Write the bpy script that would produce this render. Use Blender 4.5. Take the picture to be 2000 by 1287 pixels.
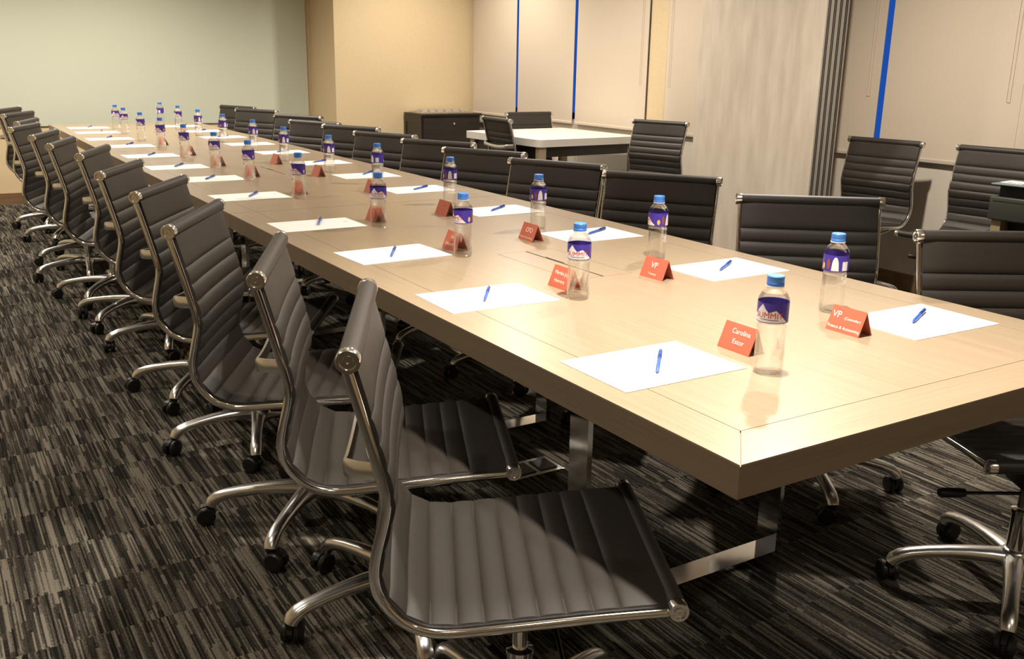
import bpy, bmesh, math, random
from mathutils import Matrix, Vector
random.seed(7)
PI = math.pi
for o in list(bpy.data.objects):
    bpy.data.objects.remove(o)
sc = bpy.context.scene
COL = sc.collection

# ------------------------------------------------------------------ camera
F_PX, YAW, PITCH, ROLL = 1862.19, 0.55356, 0.27326, 0.01656
fw = Vector((math.sin(YAW)*math.cos(PITCH), math.cos(YAW)*math.cos(PITCH), -math.sin(PITCH)))
rt = Vector((math.cos(YAW), -math.sin(YAW), 0))
up = rt.cross(fw)
r2 = rt*math.cos(ROLL) + up*math.sin(ROLL)
u2 = up*math.cos(ROLL) - rt*math.sin(ROLL)
cam_d = bpy.data.cameras.new('camera')
cam = bpy.data.objects.new('camera', cam_d)
COL.objects.link(cam)
M = Matrix((r2, u2, -fw)).transposed().to_4x4()
M.translation = (-0.978, -0.9239, 1.3179)
cam.matrix_world = M
cam_d.sensor_fit = 'HORIZONTAL'
cam_d.sensor_width = 36
cam_d.lens = F_PX/2000*36
cam_d.shift_x = 0.00466
cam_d.shift_y = -0.00106
cam_d.clip_start = 0.02
sc.camera = cam

# ------------------------------------------------------------------ world (blue dusk outside the windows)
w = bpy.data.worlds.new('dusk')
sc.world = w
w.use_nodes = True
w.node_tree.nodes['Background'].inputs[0].default_value = (0.02, 0.12, 0.62, 1)
w.node_tree.nodes['Background'].inputs[1].default_value = 0.5

# ------------------------------------------------------------------ ceiling downlights
CEIL = 2.75
WARM = (1.0, 0.91, 0.785)
def downlight(x, y, e, size=110, blend=0.5, rad=0.05, tilt=None):
    d = bpy.data.lights.new('downlight', 'SPOT')
    d.energy = e; d.color = WARM; d.spot_size = math.radians(size); d.spot_blend = blend
    d.shadow_soft_size = rad
    o = bpy.data.objects.new('downlight', d); COL.objects.link(o)
    o.location = (x, y, CEIL-0.03)
    if tilt:
        v = Vector(tilt) - Vector(o.location)
        o.rotation_euler = v.to_track_quat('-Z', 'Y').to_euler()
    return o
for (x, y, e, s, bl) in [
    (0.30, 0.38, 360, 95, 1.0),
    (0.6, 2.9, 22, 150, 0.8), (0.6, 5.2, 28, 150, 0.8), (0.7, 7.2, 170, 150, 0.8),
    (-1.4, 0.6, 45, 150, 0.8), (-1.4, 2.9, 75, 150, 0.8), (-1.4, 5.2, 90, 150, 0.8), (-0.9, 7.2, 160, 155, 0.8),
    (2.5, 2.1, 230, 160, 0.8), (2.7, 4.9, 185, 160, 0.8), (3.2, 7.0, 130, 150, 0.8),
    (-1.3, -1.9, 32, 150, 0.8), (0.8, -1.9, 38, 150, 0.8)]:
    downlight(x, y, e, s, bl, 0.06)

sc.view_settings.view_transform = 'Standard'
sc.view_settings.look = 'None'
sc.view_settings.gamma = 1.0
sc.view_settings.use_curve_mapping = False
sc.view_settings.exposure = 0.45

# ------------------------------------------------------------------ materials
MATS = {}
def mat(name, col, rough=0.5, metal=0.0, spec=0.5, **kw):
    m = bpy.data.materials.new(name); m.use_nodes = True
    b = m.node_tree.nodes['Principled BSDF']
    b.inputs['Base Color'].default_value = (*col, 1)
    b.inputs['Roughness'].default_value = rough
    b.inputs['Metallic'].default_value = metal
    b.inputs['Specular IOR Level'].default_value = spec
    for k, v in kw.items():
        b.inputs[k].default_value = v
    MATS[name] = m
    return m
def nodes(m): return m.node_tree.nodes, m.node_tree.links
def streak(m, scale, c0, c1, lo=0.35, hi=0.65, detail=4, bump=0.0, rough=None, dist=0.0, coord='Object'):
    """stretched noise between two colours"""
    n, l = nodes(m)
    b = n['Principled BSDF']
    tc = n.new('ShaderNodeTexCoord'); mp = n.new('ShaderNodeMapping')
    mp.inputs['Scale'].default_value = scale
    nz = n.new('ShaderNodeTexNoise'); nz.inputs['Scale'].default_value = 1.0
    nz.inputs['Detail'].default_value = detail; nz.inputs['Distortion'].default_value = dist
    rp = n.new('ShaderNodeValToRGB')
    rp.color_ramp.elements[0].position = lo; rp.color_ramp.elements[0].color = (*c0, 1)
    rp.color_ramp.elements[1].position = hi; rp.color_ramp.elements[1].color = (*c1, 1)
    l.new(tc.outputs[coord], mp.inputs['Vector']); l.new(mp.outputs[0], nz.inputs['Vector'])
    l.new(nz.outputs['Fac'], rp.inputs[0]); l.new(rp.outputs[0], b.inputs['Base Color'])
    if bump:
        bp = n.new('ShaderNodeBump'); bp.inputs['Strength'].default_value = bump; bp.inputs['Distance'].default_value = 0.002
        l.new(nz.outputs['Fac'], bp.inputs['Height']); l.new(bp.outputs[0], b.inputs['Normal'])
    return m

# leather with fine grain
leather = mat('leather', (0.0175, 0.0128, 0.0088), 0.53, spec=0.68)
n, l = nodes(leather)
tc = n.new('ShaderNodeTexCoord'); vz = n.new('ShaderNodeTexVoronoi'); vz.inputs['Scale'].default_value = 700
bp = n.new('ShaderNodeBump'); bp.inputs['Strength'].default_value = 0.12; bp.inputs['Distance'].default_value = 0.001
l.new(tc.outputs['Object'], vz.inputs['Vector']); l.new(vz.outputs['Distance'], bp.inputs['Height']); l.new(bp.outputs[0], n['Principled BSDF'].inputs['Normal'])
chrome = mat('chrome', (0.84, 0.84, 0.84), 0.10, 1.0)
alu = mat('polished_aluminium', (0.80, 0.80, 0.79), 0.27, 1.0)
cap_alu = mat('satin_cap', (0.84, 0.82, 0.79), 0.2, 1.0)
blackp = mat('black_plastic', (0.012, 0.011, 0.010), 0.38)
rubber = mat('black_seal', (0.01, 0.01, 0.01), 0.8)
# table veneer, grain along the length of the table (object space y) or across it
GR0, GR1 = (0.305, 0.228, 0.150), (0.365, 0.280, 0.188)
wood_y = streak(mat('veneer_long', (0.4, 0.3, 0.2), 0.3, spec=0.5), (170, 2.5, 20), GR0, GR1, 0.3, 0.7, 5)
wood_x = streak(mat('veneer_cross', (0.4, 0.3, 0.2), 0.3, spec=0.5), (2.5, 170, 20), GR0, GR1, 0.3, 0.7, 5)
wood_edge = streak(mat('veneer_edge', (0.25, 0.19, 0.12), 0.4), (3, 3, 200), (0.205, 0.148, 0.093), (0.25, 0.182, 0.116), 0.3, 0.7, 4)
dark_void = mat('dark_cavity', (0.01, 0.009, 0.008), 0.7)
paper_m = mat('paper', (0.86, 0.85, 0.82), 0.7)
paper_mark = mat('faint_print', (0.62, 0.62, 0.42), 0.7)
card_red = mat('card_red', (0.54, 0.135, 0.08), 0.35)
card_edge = mat('card_acrylic', (0.50, 0.17, 0.11), 0.2)
white_ink = mat('white_ink', (0.9, 0.87, 0.82), 0.6)
pen_blue = mat('pen_blue', (0.03, 0.11, 0.48), 0.25)
pen_dark = mat('pen_dark', (0.012, 0.04, 0.24), 0.25)
cap_blue = mat('cap_blue', (0.05, 0.22, 0.72), 0.4)
label_purple = mat('label_purple', (0.055, 0.03, 0.33), 0.4)
label_white = mat('label_white', (0.80, 0.76, 0.78), 0.45)
label_red = mat('label_red', (0.55, 0.03, 0.03), 0.45)
label_yel = mat('label_yellow', (0.75, 0.5, 0.08), 0.45)
label_brn = mat('label_brown', (0.25, 0.07, 0.05), 0.45)
# clear bottle: part straight-through, part refractive
water = bpy.data.materials.new('clear_bottle'); water.use_nodes = True
n, l = nodes(water); n.clear()
out = n.new('ShaderNodeOutputMaterial'); mx = n.new('ShaderNodeMixShader'); tr = n.new('ShaderNodeBsdfTransparent'); gl = n.new('ShaderNodeBsdfGlass')
tr.inputs[0].default_value = (0.97, 0.97, 0.96, 1); gl.inputs['IOR'].default_value = 1.33; gl.inputs['Roughness'].default_value = 0.0
mx.inputs[0].default_value = 0.36
l.new(tr.outputs[0], mx.inputs[1]); l.new(gl.outputs[0], mx.inputs[2]); l.new(mx.outputs[0], out.inputs[0])
pane_m = bpy.data.materials.new('window_pane'); pane_m.use_nodes = True
n, l = nodes(pane_m); n.clear()
out = n.new('ShaderNodeOutputMaterial'); mx = n.new('ShaderNodeMixShader'); tr = n.new('ShaderNodeBsdfTransparent'); gl = n.new('ShaderNodeBsdfGlossy')
gl.inputs['Roughness'].default_value = 0.02; mx.inputs[0].default_value = 0.08
l.new(tr.outputs[0], mx.inputs[1]); l.new(gl.outputs[0], mx.inputs[2]); l.new(mx.outputs[0], out.inputs[0])

wall_gold = streak(mat('wallpaper_gold', (0.6, 0.45, 0.26), 0.65), (60, 60, 220), (0.60, 0.47, 0.285), (0.68, 0.545, 0.345), 0.3, 0.7, 4)
wall_white = mat('wall_paint', (0.62, 0.56, 0.47), 0.7)
ceil_m = mat('ceiling_paint', (0.75, 0.72, 0.66), 0.8)
glass_green = mat('back_painted_glass', (0.58, 0.61, 0.51), 0.22, spec=0.5)
base_brown = streak(mat('baseboard_brown', (0.2, 0.12, 0.06), 0.5), (3, 3, 60), (0.15, 0.085, 0.04), (0.21, 0.125, 0.065))
blind_m = streak(mat('blind_fabric', (0.6, 0.52, 0.42), 0.85), (400, 400, 400), (0.56, 0.475, 0.375), (0.64, 0.55, 0.44), 0.3, 0.7, 2)
bar_m = mat('blind_bar', (0.52, 0.46, 0.38), 0.5)
frame_m = mat('window_frame', (0.05, 0.05, 0.055), 0.4, 0.6)
panel_wood = streak(mat('partition_laminate', (0.5, 0.43, 0.35), 0.5), (13, 13, 2.8), (0.50, 0.43, 0.35), (0.63, 0.56, 0.47), 0.30, 0.70, 10, dist=0.0)
panel_edge = mat('partition_edge', (0.40, 0.36, 0.31), 0.45, 0.2)
white_lam = mat('white_laminate', (0.74, 0.70, 0.65), 0.35)
tan_leg = mat('tan_leg', (0.50, 0.40, 0.29), 0.5)
cab_m = streak(mat('black_cabinet', (0.02, 0.017, 0.014), 0.4), (4, 4, 80), (0.016, 0.013, 0.010), (0.028, 0.022, 0.017))
silver = mat('silver_tray', (0.8, 0.78, 0.74), 0.15, 1.0)
box_dark = mat('box_dark', (0.035, 0.037, 0.030), 0.5)
box_black = mat('box_black', (0.012, 0.012, 0.011), 0.5)
box_blue = mat('box_bluegrey', (0.20, 0.26, 0.28), 0.4)
box_brown = mat('box_brown', (0.13, 0.09, 0.075), 0.5)
box_khaki = mat('box_khaki', (0.30, 0.24, 0.12), 0.6)
clear_cup = mat('cup_glass', (0.9, 0.9, 0.88), 0.03, 0.0, 0.5, **{'Transmission Weight': 0.9, 'IOR': 1.45})

# carpet: streaks run along y inside staggered carpet planks
carpet = mat('carpet', (0.05, 0.045, 0.04), 0.95, spec=0.1)
n, l = nodes(carpet); b = n['Principled BSDF']
tc = n.new('ShaderNodeTexCoord')
br = n.new('ShaderNodeTexBrick'); br.offset = 0.5
br.inputs['Scale'].default_value = 1.0; br.inputs['Brick Width'].default_value = 1.0; br.inputs['Row Height'].default_value = 0.25
br.inputs['Mortar Size'].default_value = 0.0
br.inputs['Color1'].default_value = (0, 0, 0, 1); br.inputs['Color2'].default_value = (1, 1, 1, 1)
l.new(tc.outputs['Object'], br.inputs['Vector'])
def vmath(op, a, bb):
    x = n.new('ShaderNodeVectorMath'); x.operation = op
    for i, v in enumerate((a, bb)):
        if isinstance(v, tuple): x.inputs[i].default_value = v
        else: l.new(v, x.inputs[i])
    return x.outputs[0]
shift = vmath('MULTIPLY', br.outputs['Color'], (13.7, 9.1, 0.0))
base = vmath('ADD', tc.outputs['Object'], shift)
def noise(scale, detail):
    nz = n.new('ShaderNodeTexNoise'); nz.inputs['Scale'].default_value = 1.0; nz.inputs['Detail'].default_value = detail
    l.new(vmath('MULTIPLY', base, scale), nz.inputs['Vector']); return nz.outputs['Fac']
def math_(op, a, bb):
    x = n.new('ShaderNodeMath'); x.operation = op
    for i, v in enumerate((a, bb)):
        if isinstance(v, (int, float)): x.inputs[i].default_value = v
        else: l.new(v, x.inputs[i])
    return x.outputs[0]
# rectangular dashes: white noise on cells that are narrow in x and long in y, every column shifted at random
sx = n.new('ShaderNodeSeparateXYZ'); l.new(base, sx.inputs[0])
def dashes(nx, ny, seed):
    cx = math_('FLOOR', math_('MULTIPLY', sx.outputs[0], nx), 0)
    w1 = n.new('ShaderNodeTexWhiteNoise'); w1.noise_dimensions = '1D'; l.new(math_('ADD', cx, seed), w1.inputs['W'])
    cy = math_('FLOOR', math_('ADD', math_('MULTIPLY', sx.outputs[1], ny), math_('MULTIPLY', w1.outputs['Value'], 17.0)), 0)
    cb_ = n.new('ShaderNodeCombineXYZ'); l.new(cx, cb_.inputs[0]); l.new(cy, cb_.inputs[1]); cb_.inputs[2].default_value = seed
    w2 = n.new('ShaderNodeTexWhiteNoise'); w2.noise_dimensions = '3D'; l.new(cb_.outputs[0], w2.inputs['Vector'])
    return w2.outputs['Value']
d1 = dashes(230.0, 5.0, 3.0); d2 = dashes(95.0, 3.5, 11.0)
s2 = noise((9, 3, 1), 2); s3 = noise((300, 120, 1), 2)
v = math_('ADD', math_('MULTIPLY', d1, 0.42), math_('MULTIPLY', d2, 0.34))
v = math_('ADD', v, math_('MULTIPLY', s2, 0.30))
v = math_('ADD', v, math_('MULTIPLY', s3, 0.45))
rp = n.new('ShaderNodeValToRGB')
els = rp.color_ramp.elements
els[0].position = 0.50; els[0].color = (0.008, 0.007, 0.006, 1)
els[1].position = 1.0; els[1].color = (0.185, 0.164, 0.130, 1)
e2 = els.new(0.74); e2.color = (0.046, 0.040, 0.032, 1)
l.new(v, rp.inputs[0]); l.new(rp.outputs[0], b.inputs['Base Color'])
bp = n.new('ShaderNodeBump'); bp.inputs['Strength'].default_value = 0.6; bp.inputs['Distance'].default_value = 0.004
l.new(v, bp.inputs['Height']); l.new(bp.outputs[0], b.inputs['Normal'])

# ------------------------------------------------------------------ mesh helpers
class MB:
    def __init__(s): s.v = []; s.f = []
    def add(s, vs, fs):
        k = len(s.v); s.v += [tuple(q) for q in vs]; s.f += [tuple(i+k for i in f) for f in fs]; return s
    def box(s, x0, x1, y0, y1, z0, z1):
        return s.add([(x0,y0,z0),(x1,y0,z0),(x1,y1,z0),(x0,y1,z0),(x0,y0,z1),(x1,y0,z1),(x1,y1,z1),(x0,y1,z1)],
                     [(0,3,2,1),(4,5,6,7),(0,1,5,4),(1,2,6,5),(2,3,7,6),(3,0,4,7)])
    def lathe(s, prof, seg=24, axis='z', c=(0,0,0)):
        """prof: (r, h) pairs; closed where r == 0"""
        vs = []; fs = []
        for (r, h) in prof:
            for k in range(seg):
                a = 2*PI*k/seg
                q = (r*math.cos(a), r*math.sin(a), h)
                if axis == 'y': q = (q[0], h, -q[1])
                if axis == 'x': q = (h, q[0], q[1])
                vs.append((q[0]+c[0], q[1]+c[1], q[2]+c[2]))
        for i in range(len(prof)-1):
            for k in range(seg):
                k2 = (k+1) % seg
                fs.append((i*seg+k, i*seg+k2, (i+1)*seg+k2, (i+1)*seg+k))
        fs.append(tuple(reversed(range(seg)))); fs.append(tuple((len(prof)-1)*seg+k for k in range(seg)))
        return s.add(vs, fs)
    def sweep(s, path, secs):
        """path: list of (pos, u, v) frames; secs: list of section polygons [(a,b)...] in u,v"""
        vs = []; fs = []; m = len(secs[0])
        for (p, u, w_), sec in zip(path, secs):
            for (a, b_) in sec: vs.append(Vector(p) + Vector(u)*a + Vector(w_)*b_)
        for i in range(len(path)-1):
            for k in range(m):
                k2 = (k+1) % m
                fs.append((i*m+k, i*m+k2, (i+1)*m+k2, (i+1)*m+k))
        fs.append(tuple(reversed(range(m)))); fs.append(tuple((len(path)-1)*m+k for k in range(m)))
        return s.add(vs, fs)
    def mesh(s, name, m, smooth=False, bevel=0.0, seg=2, angle=40):
        me = bpy.data.meshes.new(name); me.from_pydata(s.v, [], s.f)
        bm = bmesh.new(); bm.from_mesh(me)
        bmesh.ops.recalc_face_normals(bm, faces=bm.faces)
        if bevel:
            bmesh.ops.bevel(bm, geom=list(bm.edges), offset=bevel, segments=seg, affect='EDGES', profile=0.5, clamp_overlap=True)
        if smooth:
            for f in bm.faces: f.smooth = True
            for e in bm.edges:
                if len(e.link_faces) == 2 and e.calc_face_angle(0) > math.radians(angle): e.smooth = False
        bm.to_mesh(me); bm.free()
        me.materials.append(m)
        return me
def link(name, me, parent=None, loc=(0,0,0), rz=0.0):
    o = bpy.data.objects.new(name, me); COL.objects.link(o)
    o.parent = parent; o.location = loc; o.rotation_euler = (0, 0, rz)
    return o
def tag(o, label, cat, group=None):
    o['label'] = label; o['category'] = cat
    if group: o['group'] = group
    return o
def thing(name, label, cat, loc=(0,0,0), rz=0.0, group=None):
    return tag(link(name, None, None, loc, rz), label, cat, group)
def struct(name, me, parent=None, loc=(0,0,0)):
    o = link(name, me, parent, loc)
    if parent is None: o['kind'] = 'structure'
    return o
def ell(a, b_, k=10, pw=1.0):
    r = []
    for i in range(k):
        t = 2*PI*i/k; c, s_ = math.cos(t), math.sin(t)
        r.append((a*math.copysign(abs(c)**pw, c), b_*math.copysign(abs(s_)**pw, s_)))
    return r
def text_mesh(s, size, m, align='CENTER', depth=0.0):
    cu = bpy.data.curves.new('lettering', 'FONT'); cu.body = s; cu.size = size; cu.align_x = align; cu.resolution_u = 3; cu.extrude = depth
    o = bpy.data.objects.new('tmp_text', cu); COL.objects.link(o)
    me = bpy.data.meshes.new_from_object(o)
    bpy.data.objects.remove(o)
    me.materials.clear(); me.materials.append(m)
    return me

# ------------------------------------------------------------------ room shell
XW, YF, YP = 4.12, 8.75, 8.08         # window wall, far wall, front of the pillar
XL, YB, XP = -2.7, -3.2, 2.585
WT = 0.2
struct('floor', MB().box(XL-WT, XW+WT, YB-WT, YF+WT, -0.1, 0).mesh('floor', carpet))
struct('ceiling', MB().box(XL-WT, XW+WT, YB-WT, YF+WT, CEIL, CEIL+0.1).mesh('ceiling', ceil_m))
wf = struct('wall_far', MB().box(XL-WT, XW+WT, YF, YF+WT, 0, CEIL).mesh('wall_far', wall_gold))
struct('glass_panel', MB().box(-2.6, 2.5445, YF-0.015, YF-0.001, 0.685, 2.7).mesh('glass_panel', glass_green, bevel=0.003), wf)
struct('wall_left', MB().box(XL-WT, XL, YB-WT, YF, 0, CEIL).mesh('wall_left', wall_gold))
struct('wall_back', MB().box(XL, XW+WT, YB-WT, YB, 0, CEIL).mesh('wall_back', wall_gold))
struct('wall_pillar', MB().box(XP, XW, YP, YF, 0, CEIL).mesh('wall_pillar', wall_gold))
# window wall: lower wall, header, piers
SILL = 0.82
mb = MB()
WIN = [(1.0, 4.93), (5.55, 7.98)]
mb.box(XW, XW+WT, YB, YF, 0, SILL); mb.box(XW, XW+WT, YB, YF, 2.6, CEIL)
for a, b_ in [(YB, 1.0), (4.93, 5.55), (7.98, YF)]:
    mb.box(XW, XW+WT, a, b_, SILL, 2.6)
struct('wall_right', mb.mesh('wall_right', wall_white))
struct('trim_1', MB().box(XW-0.012, XW, 5.01, 5.215, 0, CEIL).mesh('trim_pier', wall_gold))
for i, (a, b_) in enumerate(WIN):
    wn_ = struct('window_%d' % (i+1), MB().box(XW+0.12, XW+0.17, a, b_, SILL, SILL+0.05).box(XW+0.12, XW+0.17, a, b_, 2.55, 2.6)
                 .box(XW+0.12, XW+0.17, a, a+0.05, SILL+0.05, 2.55).box(XW+0.12, XW+0.17, b_-0.05, b_, SILL+0.05, 2.55).mesh('window_frame', frame_m))
    k = 3
    for j in range(k):
        y0 = a+0.05+(b_-a-0.1)*j/k; y1 = a+0.05+(b_-a-0.1)*(j+1)/k
        struct('pane', MB().box(XW+0.14, XW+0.146, y0, y1, SILL+0.05, 2.55).mesh('pane', pane_m), wn_)
        if j: struct('mullion', MB().box(XW+0.125, XW+0.165, y0-0.02, y0+0.02, SILL+0.05, 2.55).mesh('mullion', frame_m), wn_)
struct('trim_2', MB().box(XW, XW+0.12, 1.0, 4.93, SILL-0.03, SILL).mesh('sill', bar_m, bevel=0.004))
struct('trim_3', MB().box(XW-0.04, XW, 5.24, 7.98, 0.70, 0.73).mesh('sill', bar_m, bevel=0.004))
struct('baseboard_far', MB().box(XL, XP, YF-0.015, YF, 0, 0.10).mesh('baseboard_far', base_brown))
struct('baseboard_pillar', MB().box(XP-0.012, XP, YP, YF-0.015, 0, 0.10).box(XP-0.012, XW-0.015, YP-0.012, YP, 0, 0.10).mesh('baseboard_pillar', base_brown))
struct('baseboard_right', MB().box(XW-0.015, XW, YB, YP-0.012, 0, 0.10).mesh('baseboard_right', base_brown))
struct('baseboard_left', MB().box(XL, XL+0.015, YB, YF-0.015, 0, 0.10).mesh('baseboard_left', base_brown))

# roller blinds
BL = [(7.985, 7.158, 'roller blind hanging beside the gold pillar wall'),
      (7.120, 6.203, 'middle roller blind of the three behind the white table'),
      (6.158, 5.195, 'wide roller blind beside the narrow gold pier, white table below'),
      (4.962, 4.05, 'roller blind half hidden behind the folded partition panels'),
      (4.03, 2.990, 'roller blind between the folded partition and the wide blue gap'),
      (2.945, 2.0865, 'roller blind above the two spare chairs by the window'),
      (2.0855, 1.20, 'roller blind at the end of the window, past the spare chairs')]
XB = 4.098
BK = (XB+0.978)/(4.07+0.978)
BL = [((a+.924)*BK-.924, (b_+.924)*BK-.924, q) for a, b_, q in BL]
for i, (y1, y0, lab) in enumerate(BL):
    t = thing('roller_blind', lab, 'blind', (XB, (y0+y1)/2, 0.79), 0, 'roller blinds on the window wall')
    h = (y1-y0)/2
    link('fabric', MB().box(-0.002, 0.002, -h, h, 0.012, 1.84).mesh('fabric', blind_m), t)
    link('bottom_bar', MB().box(-0.009, 0.009, -h, h, -0.008, 0.016).mesh('bottom_bar', bar_m if i > 2 else blind_m, bevel=0.004), t)
    link('roller', MB().lathe([(0.02, -h), (0.02, h)], 16, 'y', (0, 0, 1.86)).mesh('roller', blind_m, True), t)
    if i in (2, 3, 4, 5):
        yy = -h+0.06 if i != 3 else h-0.06
        link('pull_chain', MB().box(-0.0085, -0.007, yy, yy+0.0015, 0.36, 1.84).box(-0.0085, -0.007, yy+0.02, yy+0.0215, 0.36, 1.84).box(-0.0085, -0.007, yy, yy+0.0215, 0.3585, 0.36).mesh('pull_chain', blind_m), t)

# ------------------------------------------------------------------ folded partition
t = thing('folding_partition', 'stack of folded wood-look partition panels standing by the window wall', 'partition', (3.66, 3.10, 0))
PW = 0.046
for k in range(4):
    x0 = k*(PW+0.003)
    pn = link('panel', MB().box(0, PW, 0, 1.06, 0.01, CEIL-0.01).mesh('panel', panel_wood, bevel=0.002), t, (x0, 0, 0))
    link('edge_profile', MB().box(0.004, PW-0.004, -0.008, 0, 0.012, CEIL-0.012).mesh('edge_profile', panel_edge, bevel=0.0015), pn)
    for q in (0.006, 0.019):
        link('seal', MB().box(q, q+0.004, -0.012, -0.007, 0.012, CEIL-0.012).mesh('seal', rubber), pn)

# ------------------------------------------------------------------ conference table
TL = 7.97; SEC = TL/3; TW = 1.2; TH = 0.75; BW = 0.1; G = 0.0014; VT = 0.003
table = thing('conference_table', 'very long taupe wood conference table with mitred border on chrome loop legs', 'table', (0, 0, 0))
def veneer(name, poly, m):
    k = len(poly); z0, z1 = TH-VT, TH
    me = MB().add([(x, y, z0) for x, y in poly]+[(x, y, z1) for x, y in poly],
                  [tuple(reversed(range(k))), tuple(range(k, 2*k))]+[(i, (i+1) % k, k+(i+1) % k, k+i) for i in range(k)]).mesh(name, m)
    return link(name, me, table)
for s in range(3):
    y0, y1 = s*SEC+(0.0015 if s else 0), (s+1)*SEC-(0.0015 if s < 2 else 0)
    yc = (s+0.5)*SEC
    ty0, ty1, tx0, tx1 = yc-0.2, yc+0.2, 0.5, 0.7
    # core slab with a hole for the cable tray
    xs = [0, tx0, tx1, TW]; ys = [y0, ty0, ty1, y1]
    mb = MB()
    for zz in (0.694, TH-VT):
        for yy in ys:
            for xx in xs: mb.v.append((xx, yy, zz))
    idx = lambda i, j, k: k*16+j*4+i
    for i in range(3):
        for j in range(3):
            if i == 1 and j == 1: continue
            for k in (0, 1): mb.f.append((idx(i,j,k), idx(i+1,j,k), idx(i+1,j+1,k), idx(i,j+1,k)))
    for i in range(3):
        for j in (0, 3): mb.f.append((idx(i,j,0), idx(i+1,j,0), idx(i+1,j,1), idx(i,j,1)))
        for j in (0, 3): mb.f.append((idx(j,i,0), idx(j,i+1,0), idx(j,i+1,1), idx(j,i,1)))
    for (a, b_) in [((1,1),(2,1)), ((2,1),(2,2)), ((2,2),(1,2)), ((1,2),(1,1))]:
        mb.f.append((idx(*a,0), idx(*b_,0), idx(*b_,1), idx(*a,1)))
    link('tabletop_core', mb.mesh('tabletop_core', wood_edge), table)
    n0 = BW if s == 0 else 0; n1 = BW if s == 2 else 0
    sm = MB().box(BW-0.004, BW+0.004, y0+n0, y1-n1, TH-VT+0.0002, TH-0.0012).box(TW-BW-0.004, TW-BW+0.004, y0+n0, y1-n1, TH-VT+0.0002, TH-0.0012)
    if s != 1: sm.box(BW, TW-BW, (BW if s == 0 else TL-BW)-0.004, (BW if s == 0 else TL-BW)+0.004, TH-VT+0.0002, TH-0.0012)
    link('seam_shade_strip', sm.mesh('seam_shade_strip', dark_void), table)  # added dark strips: shade inside the open border gaps, put in as colour
    veneer('border_strip', [(0, y0), (BW-G, y0+n0), (BW-G, y1-n1), (0, y1)], wood_y)
    veneer('border_strip', [(TW-BW+G, y0+n0), (TW, y0), (TW, y1), (TW-BW+G, y1-n1)], wood_y)
    if s == 0: veneer('end_border_strip', [(G*2, y0), (TW-G*2, y0), (TW-BW, BW-G), (BW, BW-G)], wood_x)
    if s == 2: veneer('end_border_strip', [(BW, TL-BW+G), (TW-BW, TL-BW+G), (TW-G*2, TL), (G*2, TL)], wood_x)
    # field veneer with the tray opening
    xs = [BW, tx0, tx1, TW-BW]; ys = [y0+n0, ty0, ty1, y1-n1]
    mb = MB()
    for zz in (TH-VT, TH):
        for yy in ys:
            for xx in xs: mb.v.append((xx, yy, zz))
    for i in range(3):
        for j in range(3):
            if i == 1 and j == 1: continue
            for k in (0, 1): mb.f.append((idx(i,j,k), idx(i+1,j,k), idx(i+1,j+1,k), idx(i,j+1,k)))
    for i in range(3):
        for j in (0, 3): mb.f.append((idx(i,j,0), idx(i+1,j,0), idx(i+1,j,1), idx(i,j,1)))
        for j in (0, 3): mb.f.append((idx(j,i,0), idx(j,i+1,0), idx(j,i+1,1), idx(j,i,1)))
    for (a, b_) in [((1,1),(2,1)), ((2,1),(2,2)), ((2,2),(1,2)), ((1,2),(1,1))]:
        mb.f.append((idx(*a,0), idx(*b_,0), idx(*b_,1), idx(*a,1)))
    link('field_panel', mb.mesh('field_panel', wood_y), table)
    # cable tray: well and two flaps with a slot between them
    link('cable_well', MB().box(tx0, tx1, ty0, ty1, 0.62, 0.625).box(tx0, tx0+0.004, ty0, ty1, 0.625, 0.735).box(tx1-0.004, tx1, ty0, ty1, 0.625, 0.735)
         .box(tx0, tx1, ty0, ty0+0.004, 0.625, 0.735).box(tx0, tx1, ty1-0.004, ty1, 0.625, 0.735).mesh('cable_well', dark_void), table)
    e = 0.0015
    link('cable_flap', MB().box(tx0+e, 0.5965, ty0+e, ty1-e, TH-0.012, TH).mesh('cable_flap', wood_y), table)
    link('cable_flap', MB().add([(0.6035,ty0+e,z) for z in (TH-0.012, TH)]+[(tx1-e,ty0+e,z) for z in (TH-0.012, TH)]+[(tx1-e,ty1-e,z) for z in (TH-0.012, TH)]
         +[(0.6035,ty1-e,z) for z in (TH-0.012, TH)]+[(0.6035,yc+0.1,z) for z in (TH-0.012, TH)]+[(0.609,yc+0.1,z) for z in (TH-0.012, TH)]+[(0.609,yc,z) for z in (TH-0.012, TH)]+[(0.6035,yc,z) for z in (TH-0.012, TH)],
         [(0,2,4,6,8,10,12,14), (1,3,5,7,9,11,13,15)]+[(2*i, (2*i+2) % 16, (2*i+3) % 16, 2*i+1) for i in range(8)]).mesh('cable_flap', wood_y), table)
    # two loop legs of flat chrome bar
    for d in (-0.575, 0.575):
        th = 0.014; a, b_ = 0.26, 0.94
        outer = [(a, 0), (b_, 0), (b_, 0.694), (a, 0.694)]; inner = [(a+th, th), (b_-th, th), (b_-th, 0.694-th), (a+th, 0.694-th)]
        vs = [(x, yy, z) for yy in (-0.036, 0.036) for (x, z) in outer+inner]
        fs = []
        for k in range(4):
            k2 = (k+1) % 4
            fs += [(k, k2, 4+k2, 4+k), (8+k, 8+k2, 12+k2, 12+k), (k, k2, 8+k2, 8+k), (4+k, 4+k2, 12+k2, 12+k)]
        link('leg_frame', MB().add(vs, fs).mesh('leg_frame', chrome), table, (0, yc+d, 0))

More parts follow.
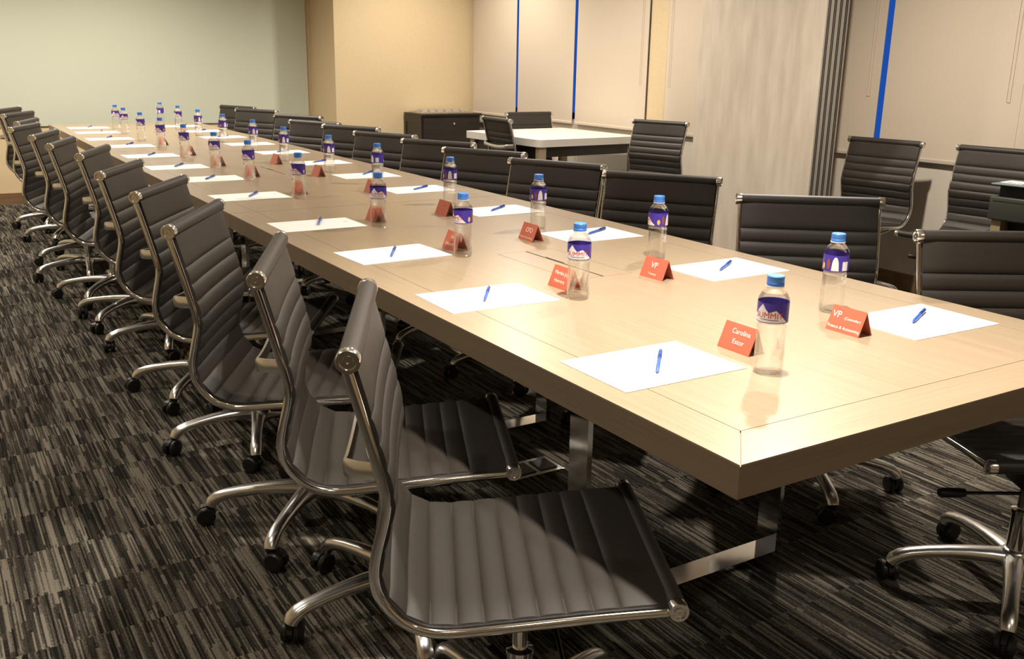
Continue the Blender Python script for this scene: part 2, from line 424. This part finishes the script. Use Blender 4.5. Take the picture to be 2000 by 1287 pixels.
# ------------------------------------------------------------------ the swivel chair
BX = 0.286
PROF = [(0,.897),(.020,.824),(.040,.748),(.053,.694),(.0575,.664),(.054,.636),(.0455,.600),(.038,.564),(.0365,.536),(.042,.510),(.058,.482),(.085,.456),(.120,.442),(.165,.440),(.240,.446),(.390,.459),(.520,.467)]
def catmull(pts, k=12):
    out = []
    P = [pts[0]]+list(pts)+[pts[-1]]
    for i in range(1, len(P)-2):
        for j in range(k):
            t_ = j/k; q = []
            for d in range(2):
                p0, p1, p2, p3 = P[i-1][d], P[i][d], P[i+1][d], P[i+2][d]
                q.append(0.5*((2*p1)+(p2-p0)*t_+(2*p0-5*p1+4*p2-p3)*t_*t_+(-p0+3*p1-3*p2+p3)*t_**3))
            out.append(tuple(q))
    out.append(pts[-1]); return out
curve = [(x-BX, z) for x, z in catmull(PROF)]
cum = [0.0]
for a, b_ in zip(curve, curve[1:]): cum.append(cum[-1]+math.dist(a, b_))
ARC = cum[-1]
def at(s):
    s = min(max(s, 0), ARC)
    import bisect
    i = min(max(bisect.bisect_right(cum, s)-1, 0), len(curve)-2)
    f = (s-cum[i])/max(cum[i+1]-cum[i], 1e-9)
    x = curve[i][0]+(curve[i+1][0]-curve[i][0])*f; z = curve[i][1]+(curve[i+1][1]-curve[i][1])*f
    j0, j1 = max(i-2, 0), min(i+3, len(curve)-1)
    tx, tz = curve[j1][0]-curve[j0][0], curve[j1][1]-curve[j0][1]; L_ = math.hypot(tx, tz)
    return x, z, -tz/L_, tx/L_                    # position, front normal
TOPP, FRONTP, NR = 0.098, 0.092, 16
RIB = (ARC-TOPP-FRONTP)/NR
bounds = [0.0, TOPP]+[TOPP+RIB*(i+1) for i in range(NR)]+[ARC]
SPLIT = 9                                         # ribs above this stitch belong to the back
WY = 0.2215
def sling(b0, b1):
    ss = []
    for i in range(b0, b1):
        a, b_ = bounds[i], bounds[i+1]; k = 8 if b_-a < 0.06 else 12
        us = [0, .05, .14, .28, .42, .58, .72, .86, .95] if k == 8 else [0, .025, .07, .16, .28, .4, .5, .6, .72, .84, .93, .975]
        for u in us+([1.0] if i == b1-1 else []):
            e = 1-abs(2*u-1)**(3.0 if k == 8 else 10)
            ss.append((a+(b_-a)*u, e))
    ny = 12; front = []; rear = []
    for s, e in ss:
        x, z, nx, nz = at(s)
        for j in range(ny+1):
            y = -WY+2*WY*j/ny; c = 1-(y/WY)**2
            edge = min(1.0, (1-abs(y)/WY)*14+0.45)
            sag = -0.006*c*min(1, s/0.12, (ARC-s)/0.12)
            hf = (0.0035+0.0055*e)*edge+0.004; hb = -(0.003+0.005*e)*edge+0.002
            front.append((x+nx*(hf+sag), y, z+nz*(hf+sag))); rear.append((x+nx*(hb+sag), y, z+nz*(hb+sag)))
    m = len(ss); w_ = ny+1; N = m*w_; fs = []
    for i in range(m-1):
        for j in range(ny):
            a = i*w_+j
            fs.append((a, a+1, a+w_+1, a+w_)); fs.append((N+a, N+a+w_, N+a+w_+1, N+a+1))
        a, c_ = i*w_, i*w_+ny
        fs.append((a, a+w_, N+a+w_, N+a)); fs.append((c_, N+c_, N+c_+w_, c_+w_))
    for j in range(ny):
        a = j; fs.append((a, N+a, N+a+1, a+1)); a = (m-1)*w_+j; fs.append((a, a+1, N+a+1, N+a))
    return MB().add(front+rear, fs)
def roll(mb, s, r):
    x, z, nx, nz = at(s)
    return mb.lathe([(r, -0.221), (r, 0.221)], 20, 'y', (x+nx*0.001, 0, z+nz*0.001))
back_me = roll(sling(0, SPLIT), 0.0, 0.0180).mesh('backrest', leather, True, angle=55)
seat_me = roll(sling(SPLIT, len(bounds)-1), ARC, 0.0165).mesh('seat', leather, True, angle=55)
def rail_mesh():
    path = []; k = 90
    for i in range(k+1):
        x, z, nx, nz = at(0.012+(ARC-0.024)*i/k); path.append(((x, 0, z), (0, 1, 0), (nx, 0, nz)))
    sec = [(a, b_-0.0065) for a, b_ in ell(0.0065, 0.0085, 10, 0.75)]
    return MB().sweep(path, [sec]*len(path)).mesh('side_rail', chrome, True, angle=60)
rail_me = rail_mesh()
def cap_mesh(r):
    return MB().lathe([(0.006, -0.003), (r*0.8, -0.003), (r, 0.0), (r, 0.015), (r*0.93, 0.018), (r*0.68, 0.018), (r*0.64, 0.013), (r*0.46, 0.013), (r*0.42, 0.0165), (r*0.14, 0.0165), (r*0.10, 0.013), (0.0005, 0.013)], 24, 'y').mesh('end_cap', cap_alu, True, angle=30)
cap_top, cap_front = cap_mesh(0.0190), cap_mesh(0.0172)
def bent_bar(pts, sec, m, name):
    path = []
    for i, q in enumerate(pts):
        a = Vector(pts[max(i-1, 0)]); b_ = Vector(pts[min(i+1, len(pts)-1)]); tg = (b_-a).normalized()
        upv = Vector((0, 0, 1)); sd = tg.cross(upv).normalized(); path.append((q, sd, sd.cross(tg).normalized()))
    return MB().sweep(path, [sec]*len(path)).mesh(name, m, True, angle=50)
# rear spreader of the back: a bowed casting standing off the leather
xs_, zs_, nx_, nz_ = at(0.185)
sp = []
for i in range(25):
    u = -1+2*i/24; y = 0.222*u
    off = 0.060*min(1, (1-abs(u))/0.16)**0.6 if abs(u) < 1 else 0
    sp.append((xs_-off, y, zs_-0.004-0.018*(1-u*u)))
spread_me = bent_bar(sp, ell(0.0055, 0.015, 10, 0.7), alu, 'back_spreader')
def under(y0):
    pts = []
    for i in range(21):
        u = -1+2*i/20
        x, z, nx, nz = at(y0)
        pts.append((x-0.0, 0.222*u, z-0.008-0.040*min(1, (1-abs(u))/0.3)**0.7))
    return bent_bar(pts, ell(0.010, 0.007, 8, 0.8), alu, 'seat_spreader')
spr1_me, spr2_me = under(ARC-0.33), under(ARC-0.17)
mech_me = MB().box(-0.105, 0.115, -0.055, 0.055, 0.355, 0.405).box(-0.05, 0.05, -0.035, 0.035, 0.318, 0.356).mesh('tilt_mechanism', blackp, True, 0.008, 2)
lever_me = MB().lathe([(0.0045, -0.05), (0.0045, -0.185), (0.011, -0.187), (0.013, -0.200), (0.013, -0.245), (0.009, -0.252)], 10, 'y', (0.06, 0, 0.322)).mesh('height_lever', blackp, True)
knob_me = MB().lathe([(0.020, 0.115), (0.024, 0.120), (0.024, 0.165), (0.019, 0.172)], 16, 'x', (0, 0, 0.375)).mesh('tension_knob', blackp, True)
col_me = MB().lathe([(0.024, 0.09), (0.024, 0.235), (0.0265, 0.237), (0.0265, 0.247), (0.0145, 0.25), (0.0145, 0.33)], 20).mesh('gas_column', chrome, True, angle=30)
hub_me = MB().lathe([(0.026, 0.068), (0.036, 0.074), (0.038, 0.108), (0.034, 0.128), (0.026, 0.134)], 24).mesh('base_hub', alu, True, angle=50)
arm_r = [(.02,.102,.022,.022),(.06,.106,.0205,.019),(.11,.107,.0185,.016),(.16,.104,.0165,.0145),(.21,.098,.015,.0135),(.25,.090,.0148,.0135),(.275,.081,.0155,.0145),(.290,.070,.0155,.015),(.296,.058,.0150,.0140)]
pth = []; secs = []
for i, (r, z, a, b_) in enumerate(arm_r):
    p0 = arm_r[max(i-1, 0)]; p1 = arm_r[min(i+1, len(arm_r)-1)]
    tg = Vector((p1[0]-p0[0], 0, p1[1]-p0[1])).normalized()
    pth.append(((r, 0, z), (0, 1, 0), (-tg.z, 0, tg.x))); secs.append(ell(a*1.25, b_*1.2, 12, 0.85))
arm_me = MB().sweep(pth, secs).mesh('base_arm', alu, True, angle=60)
mb = MB()
for s_ in (-1, 1):
    a, b_ = (0.005, 0.024) if s_ > 0 else (-0.024, -0.005)
    mb.lathe([(0.014, a), (0.024, a+0.001), (0.0275, a+0.005), (0.0275, b_-0.005), (0.024, b_-0.001), (0.014, b_)], 20, 'y', (0.016, 0, 0.0275))
mb.lathe([(0.008, 0.02), (0.010, 0.045), (0.013, 0.052), (0.013, 0.062)], 12)
hood = []
for i in range(9):
    a = math.radians(20+140*i/8+10); hood.append(((0.016+0.0235*math.cos(a), 0, 0.0275+0.0235*math.sin(a)), (0, 1, 0), (math.cos(a), 0, math.sin(a))))
mb.sweep(hood, [[(-0.0065, 0), (0.0065, 0), (0.0065, 0.006), (-0.0065, 0.006)]]*9)
caster_me = mb.mesh('caster', blackp, True, angle=40)

xt, zt, _, _ = at(0); xf, zf, _, _ = at(ARC)
def chair(label, group, x, y, head, base, dz=0.0, seed=0):
    rnd = random.Random(int(x*1000)+int(y*777)+seed)
    t = thing('swivel_chair', label, 'chair', (x, y, 0), math.radians(head), group)
    up_ = (0, 0, dz)
    link('seat', seat_me, t, up_); link('backrest', back_me, t, up_)
    for s_ in (-1, 1):
        link('side_rail', rail_me, t, (0, s_*0.2265, dz))
        rz = 0 if s_ > 0 else PI
        link('end_cap', cap_top, t, (xt, s_*0.2225, zt+dz), rz)
        link('end_cap', cap_front, t, (xf, s_*0.2225, zf+dz), rz)
    link('back_spreader', spread_me, t, up_)
    link('seat_spreader', spr1_me, t, up_); link('seat_spreader', spr2_me, t, up_)
    mc = link('tilt_mechanism', mech_me, t, up_)
    link('height_lever', lever_me, mc); link('tension_knob', knob_me, mc)
    link('gas_column', col_me, t, (0, 0, min(dz, 0)*0.5)); link('base_hub', hub_me, t)
    for k in range(5):
        a = math.radians(base-head+72*k)
        ar = link('base_arm', arm_me, t, (0, 0, 0), a)
        link('caster', caster_me, ar, (0.296, 0, 0), rnd.uniform(-2.2, 2.2))
    return t
ORD = ['', 'first', 'second', 'third', 'fourth', 'fifth', 'sixth', 'seventh', 'eighth', 'ninth', 'tenth', 'eleventh', 'twelfth']
LCH = [(-.117,.405,-27,20,-.005),(-.080,.990,-24.5,37,-.004),(-.104,1.561,-30,11,0),(-.048,2.250,-31.5,34,-.005),(-.058,2.870,-28,12,-.004),(-.036,3.590,-23,36,0),
       (-.092,4.150,-20.3,5,0),(-.107,4.700,-21.4,16,0),(-.150,5.310,-24,46,0),(-.078,5.840,-19.8,46,0),(-.067,6.660,-29,25,0),(-.070,7.30,-25,30,0)]
RCH = [(1.308,.268,239,66,-.008),(1.370,1.030,232,24,-.012),(1.300,1.835,215,40,-.016),(1.108,2.345,207.6,20,-.003),(1.070,2.905,206.8,45,0),(1.122,3.470,207.3,45,-.002),
       (1.066,4.050,203.6,30,0),(1.120,4.660,205.8,44,0),(1.064,5.165,204,15,0),(1.205,5.850,207,20,0),(1.165,6.722,206.7,30,0),(1.162,7.302,201.8,20,0)]
for i, (x, y, h, b_, dz) in enumerate(LCH):
    lab = 'black ribbed swivel chair, carpet side of long table, %s from green glass wall' % ORD[12-i]
    chair(lab, 'chairs along the open carpet side of the long table', x, y, h, b_, dz)
for i, (x, y, h, b_, dz) in enumerate(RCH):
    if i >= 3: x, y, dz = x+(x+0.98)*0.0286, y+(y+0.92)*0.0286, dz-0.012
    lab = 'black ribbed swivel chair, window side of long table, %s from green glass wall' % ORD[12-i]
    chair(lab, 'chairs along the window side of the long table', x, y, h, b_, dz)
chair('black ribbed swivel chair with its back turned, pushed up to the white table', 'chairs around the white table', 3.163, 5.50, -4, 30, -.016)
chair('black ribbed swivel chair between the white table and the roller blinds', 'chairs around the white table', 3.66, 6.0, 269, 10, -.022)
chair('black ribbed swivel chair between the white table and the folded partition', 'chairs around the white table', 3.466, 4.526, 197, 40)
chair('empty black ribbed swivel chair under the blue window gap beside the folded partition', 'spare chairs by the window', 3.614, 2.736, 186.7, 20)
chair('black ribbed swivel chair by the window with boxes stacked on its seat', 'spare chairs by the window', 3.70, 2.075, 186, 50)

# ------------------------------------------------------------------ place settings
LB = [(.368,.299),(.387,.953),(.391,1.553),(.379,2.142),(.370,2.927),(.364,3.603),(.354,4.160),(.353,4.805),(.367,5.476),(.372,6.112),(.381,6.759),(.405,7.230)]
RB = [(.854,.561),(.893,1.255),(.866,1.867),(.870,2.529),(.861,3.231),(.833,3.774),(.816,4.425),(.850,5.110),(.841,5.758),(.833,6.390),(.832,7.005),(.820,7.581)]
LP = [(.199,.438,0),(.191,1.066,-1.3),(.217,1.675,2.9),(.201,2.274,0),(.204,3.074,1),(.215,3.744,-1),(.193,4.319,0),(.197,4.982,1),(.205,5.678,-1),(.194,6.290,0),(.215,6.930,0),(.230,7.45,0)]
RP = [(.965,.399,-1),(.974,1.041,1),(.958,1.676,0),(.952,2.280,1),(.945,2.987,0),(.950,3.574,-1),(.965,4.246,1),(.965,4.92,0),(.960,5.57,0),(.955,6.20,0),(.955,6.83,0),(.95,7.45,0)]
LPEN = [(.214,.437,47),(.198,1.079,55),(.221,1.682,60),(.224,2.311,65),(.226,3.099,58),(.220,3.767,57),(.214,4.370,58),(.210,5.029,61),(.233,5.801,61),(.210,6.41,66),(.26,7.03,80),(.25,7.52,70)]
RPEN = [(.988,.416,25),(.988,1.058,33),(1.002,1.703,27),(.965,2.308,36),(.968,3.000,36),(.987,3.645,45),(.972,4.285,36),(.98,4.95,40),(.97,5.60,40),(.96,6.23,40),(.96,6.86,40),(.96,7.48,40)]
TZ = TH+0.0002
# bottle
BR = [(0.012,.0035),(0.020,.002),(0.0245,0.0),(0.0270,.003),(0.0283,.010),(0.0280,.040),(0.0272,.070),(0.0268,.084),(0.0282,.092),(0.0270,.0955),(0.0250,.0985),(0.0275,.1015),(0.0290,.1035),(0.0290,.1405),
      (0.0292,.144),(0.0280,.149),(0.0240,.1565),(0.0185,.163),(0.0140,.168),(0.0130,.171),(0.0130,.1735)]
def flute(me):
    # shallow vertical flutes in the lower body
    for v_ in me.vertices:
        r = math.hypot(v_.co.x, v_.co.y)
        if 0.006 < v_.co.z < 0.09 and r > 0.02:
            a = math.atan2(v_.co.y, v_.co.x); k = 1-0.055*max(0, math.cos(6*a))*math.sin(PI*(v_.co.z-0.006)/0.084)
            v_.co.x *= k; v_.co.y *= k
    return me
prof2 = []
for (a, b_) in zip(BR, BR[1:]):
    k = max(1, int(abs(b_[1]-a[1])/0.008))
    for j in range(k): prof2.append((a[0]+(b_[0]-a[0])*j/k, a[1]+(b_[1]-a[1])*j/k))
prof2.append(BR[-1])
body_me = flute(MB().lathe(prof2, 48).mesh('bottle_body', water, True, angle=50))
cap_me = MB().lathe([(0.0155,.1715),(0.0165,.1725),(0.0165,.1765),(0.0158,.1772),(0.0162,.178),(0.0162,.1885),(0.0150,.1900)], 32).mesh('screw_cap', cap_blue, True, angle=30)
ring_me = MB().lathe([(0.0135,.1690),(0.0172,.1693),(0.0172,.1707),(0.0135,.171)], 28).mesh('neck_ring', label_white, True)
RL = 0.0294; Z0, Z1 = 0.1030, 0.1410
def band(me_name, m, r, a0, a1, lo, hi, step=3):
    mb = MB(); k = max(1, int((a1-a0)/step)); vs = []
    for i in range(k+1):
        a = a0+(a1-a0)*i/k; A = math.radians(a)
        for h in (lo(a), hi(a)): vs.append((r*math.sin(A), -r*math.cos(A), Z0+(Z1-Z0)*h))
    mb.add(vs, [(2*i, 2*i+2, 2*i+3, 2*i+1) for i in range(k)])
    return mb.mesh(me_name, m, True)
def lerp(tb):
    def f(a):
        for (a0, h0), (a1, h1) in zip(tb, tb[1:]):
            if a0 <= a <= a1: return h0+(h1-h0)*(a-a0)/(a1-a0)
        return tb[0][1] if a < tb[0][0] else tb[-1][1]
    return f
zero = lambda a: 0.04
mb = MB().lathe([(RL, Z0), (RL, Z1)], 48); mb.f = mb.f[:-2]
label_me = mb.mesh('label', label_purple, True)
mount_me = band('mountain_print', label_white, RL+0.0003, -84, 68, zero, lerp([(-84,.30),(-62,.45),(-44,.74),(-31,.95),(-20,.72),(-6,.52),(8,.60),(20,.66),(34,.50),(52,.24),(68,.05)]))
arch_me = band('arch_print', label_white, RL+0.0003, 132, 166, zero, lambda a: 0.05+0.85*math.sqrt(max(0, 1-((a-149)/17)**2)))
box_me = band('box_print', label_white, RL+0.0003, 182, 212, lambda a: .06, lambda a: .62)
coin_me = band('coin_print', label_yel, RL+0.0003, 80, 98, lambda a: .30-.20*math.sqrt(max(0, 1-((a-89)/9)**2)), lambda a: .30+.20*math.sqrt(max(0, 1-((a-89)/9)**2)))
blob_me = band('picture_print', label_brn, RL+0.0003, 108, 126, lambda a: .45-.33*math.sqrt(max(0, 1-((a-117)/9)**2)), lambda a: .45+.33*math.sqrt(max(0, 1-((a-117)/9)**2)))
let_me = text_mesh('SUMMIT', 0.0155, label_red)
bm = bmesh.new(); bm.from_mesh(let_me); bmesh.ops.triangulate(bm, faces=bm.faces); bmesh.ops.subdivide_edges(bm, edges=[e for e in bm.edges if e.calc_length() > 0.004], cuts=2); bm.to_mesh(let_me); bm.free()
for v_ in let_me.vertices:
    A = v_.co.x*1.0/RL - math.radians(6); r = RL+0.0007
    v_.co = (r*math.sin(A), -r*math.cos(A), Z0+0.0095+v_.co.y)
line_me = band('small_print', label_purple, RL+0.0006, -40, 30, lambda a: .155, lambda a: .185)
CAMP = Vector(M.translation)
def bottle(x, y, off, label, detail=True):
    # label front looks towards angle 'off' (degrees) from the direction of the aisle corner
    ang = math.atan2(CAMP.y-y, CAMP.x-x)+PI/2+math.radians(off)
    t = thing('water_bottle', label, 'bottle', (x, y, TZ), ang, 'water bottles on the long table')
    link('bottle_body', body_me, t); link('screw_cap', cap_me, t); link('neck_ring', ring_me, t)
    lb = link('label', label_me, t)
    link('mountain_print', mount_me, lb); link('arch_print', arch_me, lb); link('box_print', box_me, lb); link('coin_print', coin_me, lb); link('picture_print', blob_me, lb)
    link('lettering', let_me, lb); link('small_print', line_me, lb)
LOFF = [-8,-4,-50,5,-42,-42,-5,-40,-45,-30,20,10]
ROFF = [-150,-85,-135,-150,160,-150,-150,-140,-120,-130,-20,150]
for i, (x, y) in enumerate(LB):
    bottle(x, y, LOFF[i], 'clear water bottle with blue cap in the carpet-side row, %s from the green glass wall' % ORD[12-i])
for i, (x, y) in enumerate(RB):
    bottle(x, y, ROFF[i], 'clear water bottle with blue cap in the window-side row, %s from the green glass wall' % ORD[12-i])
# papers and pens
sheet_me = MB().box(-.1485, .1485, -.105, .105, 0, 0.0012).mesh('paper_sheet', paper_m)
mark_me = MB().box(-.011, .011, -.0035, .0035, 0.0012, 0.00135).box(-.007, .007, .006, .009, 0.0012, 0.00135).mesh('printed_mark', paper_mark)
pb_me = MB().lathe([(0.0006, -.070), (0.0012, -.066), (0.0035, -.056), (0.0042, -.050), (0.0042, .020)], 12, 'x', (0, 0, .0046)).mesh('barrel', pen_blue, True)
pc_me = MB().lathe([(0.0046, .018), (0.0048, .020), (0.0048, .066), (0.0040, .070)], 12, 'x', (0, 0, .0049)).mesh('pen_cap', pen_dark, True)
pk_me = MB().box(.026, .066, -.0013, .0013, .0098, .0112).box(.060, .066, -.0013, .0013, .0092, .0102).mesh('clip', pen_blue)
for side, PP, NN, sd in (('carpet-side', LP, LPEN, 1), ('window-side', RP, RPEN, -1)):
    for i in range(12):
        x, y, a = PP[i]
        t = tag(link('paper_sheet', sheet_me, None, (x, y, TZ), math.radians(a)), 'white paper sheet lying at the %s place, %s from the green glass wall' % (side, ORD[12-i]), 'paper', 'paper sheets on the long table')
        link('printed_mark', mark_me, t, (sd*0.118, sd*0.022, 0), PI/2)
        x, y, a = NN[i]
        p_ = thing('pen', 'blue pen lying on the %s paper sheet, %s from the green glass wall' % (side, ORD[12-i]), 'pen', (x, y, TZ+0.0013), math.radians(a), 'pens on the paper sheets')
        link('barrel', pb_me, p_); c_ = link('pen_cap', pc_me, p_); link('clip', pk_me, c_)
# tent cards: two leaves meeting at a ridge that runs along y; text leaf faces -x
CH, CD, CL = 0.054, 0.045, 0.090
SL = math.hypot(CH, CD/2); TA = math.atan2(CH, CD/2)
def leaf(sgn):
    nx, nz = math.sin(TA), math.cos(TA)            # outward of the -x leaf is (-nx, nz)
    a, r = (-CD/2, 0.0), (0.0, CH); t_ = 0.0022
    vs = []
    for yy in (-CL/2, CL/2):
        for (px, pz) in ((a[0], a[1]), (r[0], r[1]), (r[0], r[1]-t_*1.3), (a[0]+t_/nx, a[1])):
            vs.append((px*sgn, yy, pz))
    return MB().add(vs, [(0,1,2,3), (4,5,6,7), (0,1,5,4), (1,2,6,5), (2,3,7,6), (3,0,4,7)]).mesh('card_leaf', card_red)
leaf_l, leaf_r = leaf(1), leaf(-1)
strip_me = MB().box(CD/2-0.006, CD/2+0.001, -CL/2, CL/2, 0, 0.0018).mesh('foot_strip', card_edge)
def tent(x, y, label, lines=(), rz=0.0):
    t = thing('tent_card', label, 'name card', (x, y, TZ), math.radians(rz), 'red tent cards on the long table')
    lf = link('card_leaf', leaf_l, t); link('card_leaf', leaf_r, t); link('foot_strip', strip_me, t)
    for (s_, size, u, h, al) in lines:
        me = text_mesh(s_, size, white_ink, al)
        for v_ in me.vertices:
            q = h+v_.co.y                         # distance up the slope
            px = -CD/2+math.cos(TA)*q-0.0005*math.sin(TA); pz = math.sin(TA)*q+0.0005*math.cos(TA)
            v_.co = (px, -(u+v_.co.x), pz)
        link('lettering', me, lf)
    return t
tent(.405+CD/2, .431, 'red tent card with a two-line name, behind the carpet-side bottle at the mitred table end', [('Carolina', .0150, .006, .037, 'CENTER'), ('Estor', .0150, .006, .016, 'CENTER')])
tent(.404+CD/2, 1.068, 'red tent card with a two-line name, left of the cable tray slot beside a bottle', [('Martha Joy', .0140, -.002, .036, 'CENTER'), ('Herrera', .0140, -.002, .015, 'CENTER')])
tent(.402+CD/2, 1.664, 'red tent card with a name half hidden by a carpet-side bottle', [('Che', .0130, -.012, .036, 'LEFT'), ('Clifford M', .0130, -.036, .013, 'LEFT')])
LT = [2.265, 3.08, 3.775, 4.32, 4.965, 5.72]
for i, y in enumerate(LT):
    tent((.400, .402, .412, .397, .400, .410)[i]+CD/2, y, 'red tent card in the carpet-side row, beside the bottle %s from the green glass wall' % ORD[9-i])
tent(.719+CD/2, .416, 'red tent card reading VP Controller in front of the window-side bottle', [('VP', .0215, -.040, .032, 'LEFT'), ('(Controller)', .0088, -.006, .031, 'LEFT'), ('Finance & Accounting', .0098, 0, .008, 'CENTER')])
tent(.701+CD/2, 1.050, 'red tent card reading VP with a small second line Treasury', [('VP', .0225, -.002, .030, 'CENTER'), ('Treasury', .0085, 0, .010, 'CENTER')], 3)
tent(.701+CD/2, 1.690, 'red tent card reading CFO beside the cable tray', [('CFO', .0215, .004, .029, 'CENTER'), ('Finance & Accounting', .0085, 0, .008, 'CENTER')], -2)
t4 = tent(.695+CD/2, 2.283, 'red tent card with two faint short lines in the window-side row')
for (u0, u1, h0) in ((-.012, .020, .036), (-.006, .010, .018)):
    q = [(-CD/2+math.cos(TA)*h-0.0004*math.sin(TA), -u, math.sin(TA)*h+0.0004*math.cos(TA)) for (u, h) in ((u0, h0), (u1, h0), (u1, h0+.004), (u0, h0+.004))]
    link('faint_line', MB().add(q, [(0,1,2,3)]).mesh('faint_line', card_edge), t4.children[0])
for i, (x, y) in enumerate([(.70, 2.98), (.705, 3.655), (.70, 4.29), (.70, 6.40)]):
    tent(x+CD/2, y, 'red tent card in the window-side row, beside the bottle %s from the green glass wall' % ORD[(8, 7, 6, 3)[i]])

# ------------------------------------------------------------------ white table
wt = thing('white_table', 'white square table with rounded corners in front of the window blinds', 'table', (3.0, 5.1, 0), math.radians(3))
bmw = MB().box(0, 1.02, 0, 1.05, 0.70, 0.755)
me = bmw.mesh('table_top', white_lam)
bm = bmesh.new(); bm.from_mesh(me)
ve = [e for e in bm.edges if abs(e.verts[0].co.z-e.verts[1].co.z) > 0.01]
bmesh.ops.bevel(bm, geom=ve, offset=0.04, segments=5, affect='EDGES', profile=0.5)
bm.to_mesh(me); bm.free()
link('table_top', me, wt)
for (x, y) in ((0.03, 0.03), (0.955, 0.03), (0.03, 0.95), (0.955, 0.95)):
    link('leg', MB().box(x, x+0.06, y, y+0.06, 0, 0.70).mesh('leg', tan_leg, bevel=0.004), wt)
link('apron', MB().box(0.09, 0.92, 0.05, 0.07, 0.62, 0.70).box(0.05, 0.07, 0.09, 0.95, 0.62, 0.70).box(0.09, 0.92, 0.97, 0.99, 0.62, 0.70).mesh('apron', cab_m), wt)

# ------------------------------------------------------------------ black cabinet with tray of cups
CT = 0.805
cb = thing('black_cabinet', 'low black cabinet with a keyed door in the corner by the pillar', 'cabinet', (3.31, 7.66, 0))
link('body', MB().box(0, 0.66, 0.02, 0.40, 0.03, CT-0.02).mesh('body', cab_m, bevel=0.003), cb)
link('plinth', MB().box(0.02, 0.64, 0.04, 0.39, 0, 0.03).mesh('plinth', blackp), cb)
link('top', MB().box(-0.008, 0.668, -0.008, 0.405, CT-0.02, CT).mesh('top', cab_m, bevel=0.003), cb)
dr = link('door', MB().box(0.012, 0.648, 0.002, 0.02, 0.05, CT-0.04).mesh('door', cab_m, bevel=0.003), cb)
link('lock', MB().lathe([(0.012, 0.0), (0.012, -0.006), (0.009, -0.008)], 16, 'y', (0.352, 0.002, 0.705)).mesh('lock', silver, True), dr)
link('side_frame', MB().box(-0.006, 0, 0.02, 0.06, 0.03, CT-0.02).box(-0.006, 0, 0.36, 0.40, 0.03, CT-0.02).box(-0.006, 0, 0.06, 0.36, CT-0.09, CT-0.02).box(-0.006, 0, 0.06, 0.36, 0.03, 0.09).mesh('side_frame', cab_m), cb)
tr_ = thing('silver_tray', 'flat silver tray holding glass cups on the black cabinet', 'tray', (3.62, 7.86, CT))
link('plate', MB().box(-0.27, 0.27, -0.15, 0.15, 0, 0.004).mesh('plate', silver), tr_)
link('rim', MB().box(-0.28, 0.28, -0.16, -0.15, 0, 0.012).box(-0.28, 0.28, 0.15, 0.16, 0, 0.012).box(-0.28, -0.27, -0.15, 0.15, 0, 0.012).box(0.27, 0.28, -0.15, 0.15, 0, 0.012).mesh('rim', silver), tr_)
cup_me = MB().lathe([(0.030, 0), (0.031, 0.002), (0.026, 0.028), (0.024, 0.031), (0.008, 0.031)], 20).mesh('glass_cup', clear_cup, True, angle=50)
for i in range(12):
    x, y = 3.62-0.22+0.088*(i % 6), 7.86-0.07+0.14*(i//6)
    tag(link('glass_cup', cup_me, None, (x, y, CT+0.0045)), 'small upturned glass cup on the silver tray on the cabinet', 'cup', 'glass cups on the silver tray')

# ------------------------------------------------------------------ boxes on the spare chair
BXX, BYY, BZ = 3.79, 1.845, 0.478
rz = math.radians(6)
b1 = thing('storage_box', 'brown open box with a white printed strip at the bottom of the chair stack', 'box', (BXX, BYY, BZ), rz, 'boxes stacked on the window chair')
link('shell', MB().box(-.11, .11, -.10, .10, 0, 0.006).box(-.11, -.106, -.10, .10, .006, .042).box(.106, .11, -.10, .10, .006, .042).box(-.106, .106, -.10, -.096, .006, .042).box(-.106, .106, .096, .10, .006, .042).mesh('shell', box_brown), b1)
link('paper_strip', MB().box(-.1115, -.110, -.06, .045, .012, .034).mesh('paper_strip', paper_m), b1)
link('khaki_block', MB().box(-.095, .06, .035, .085, .006, .100).mesh('khaki_block', box_khaki, bevel=0.002), b1)
link('support_block', MB().box(-.02, .09, -.085, .02, .006, .100).mesh('support_block', box_black), b1)
b2 = thing('equipment_case', 'dark grey-green rounded case in the middle of the chair stack', 'case', (BXX, BYY-.005, BZ+.1005), rz, 'boxes stacked on the window chair')
link('case_body', MB().box(-.115, .10, -.14, .105, 0, .118).mesh('case_body', box_dark, True, .008, 3), b2)
link('seam', MB().box(-.1165, -.112, -.12, .085, .096, .098).mesh('seam', box_black), b2)
b3 = thing('flat_tray', 'blue-grey flat tray with white cards, topmost of the chair stack', 'tray', (BXX, BYY-.01, BZ+.2190), rz, 'boxes stacked on the window chair')
link('riser', MB().box(-.08, .08, -.12, .08, 0, .060).mesh('riser', box_black), b3)
link('tray_plate', MB().box(-.13, .10, -.15, .105, .060, .067).mesh('tray_plate', box_blue, bevel=.002), b3)
for i, (y, wd, q) in enumerate(((.055, .032, 'widest'), (-.005, .022, 'narrowest'), (-.075, .028, 'middle-sized'))):
    cd_ = tag(link('white_card', MB().box(-.055, .055, -wd, wd, 0, .003).mesh('white_card', paper_m), None, (BXX-.02, BYY-.01+y, BZ+.2862), rz), q+' white printed card lying on the blue-grey tray', 'card', 'cards on the blue-grey tray')
    link('card_print', MB().box(-.050, -.038, -wd*.7, wd*.1, .003, .0033).mesh('card_print', box_black), cd_)

# ------------------------------------------------------------------ floor socket under the table
fs_ = thing('floor_socket', 'metal floor socket plate with two lids on the carpet under the table', 'socket', (.66, 1.55, 0))
link('plate', MB().box(-.09, .09, -.06, .06, 0, .004).mesh('plate', alu, bevel=.001), fs_)
for s_ in (-1, 1): link('lid', MB().box(s_*.042-.032, s_*.042+.032, -.04, .04, .004, .007).mesh('lid', blackp, bevel=.001), fs_)
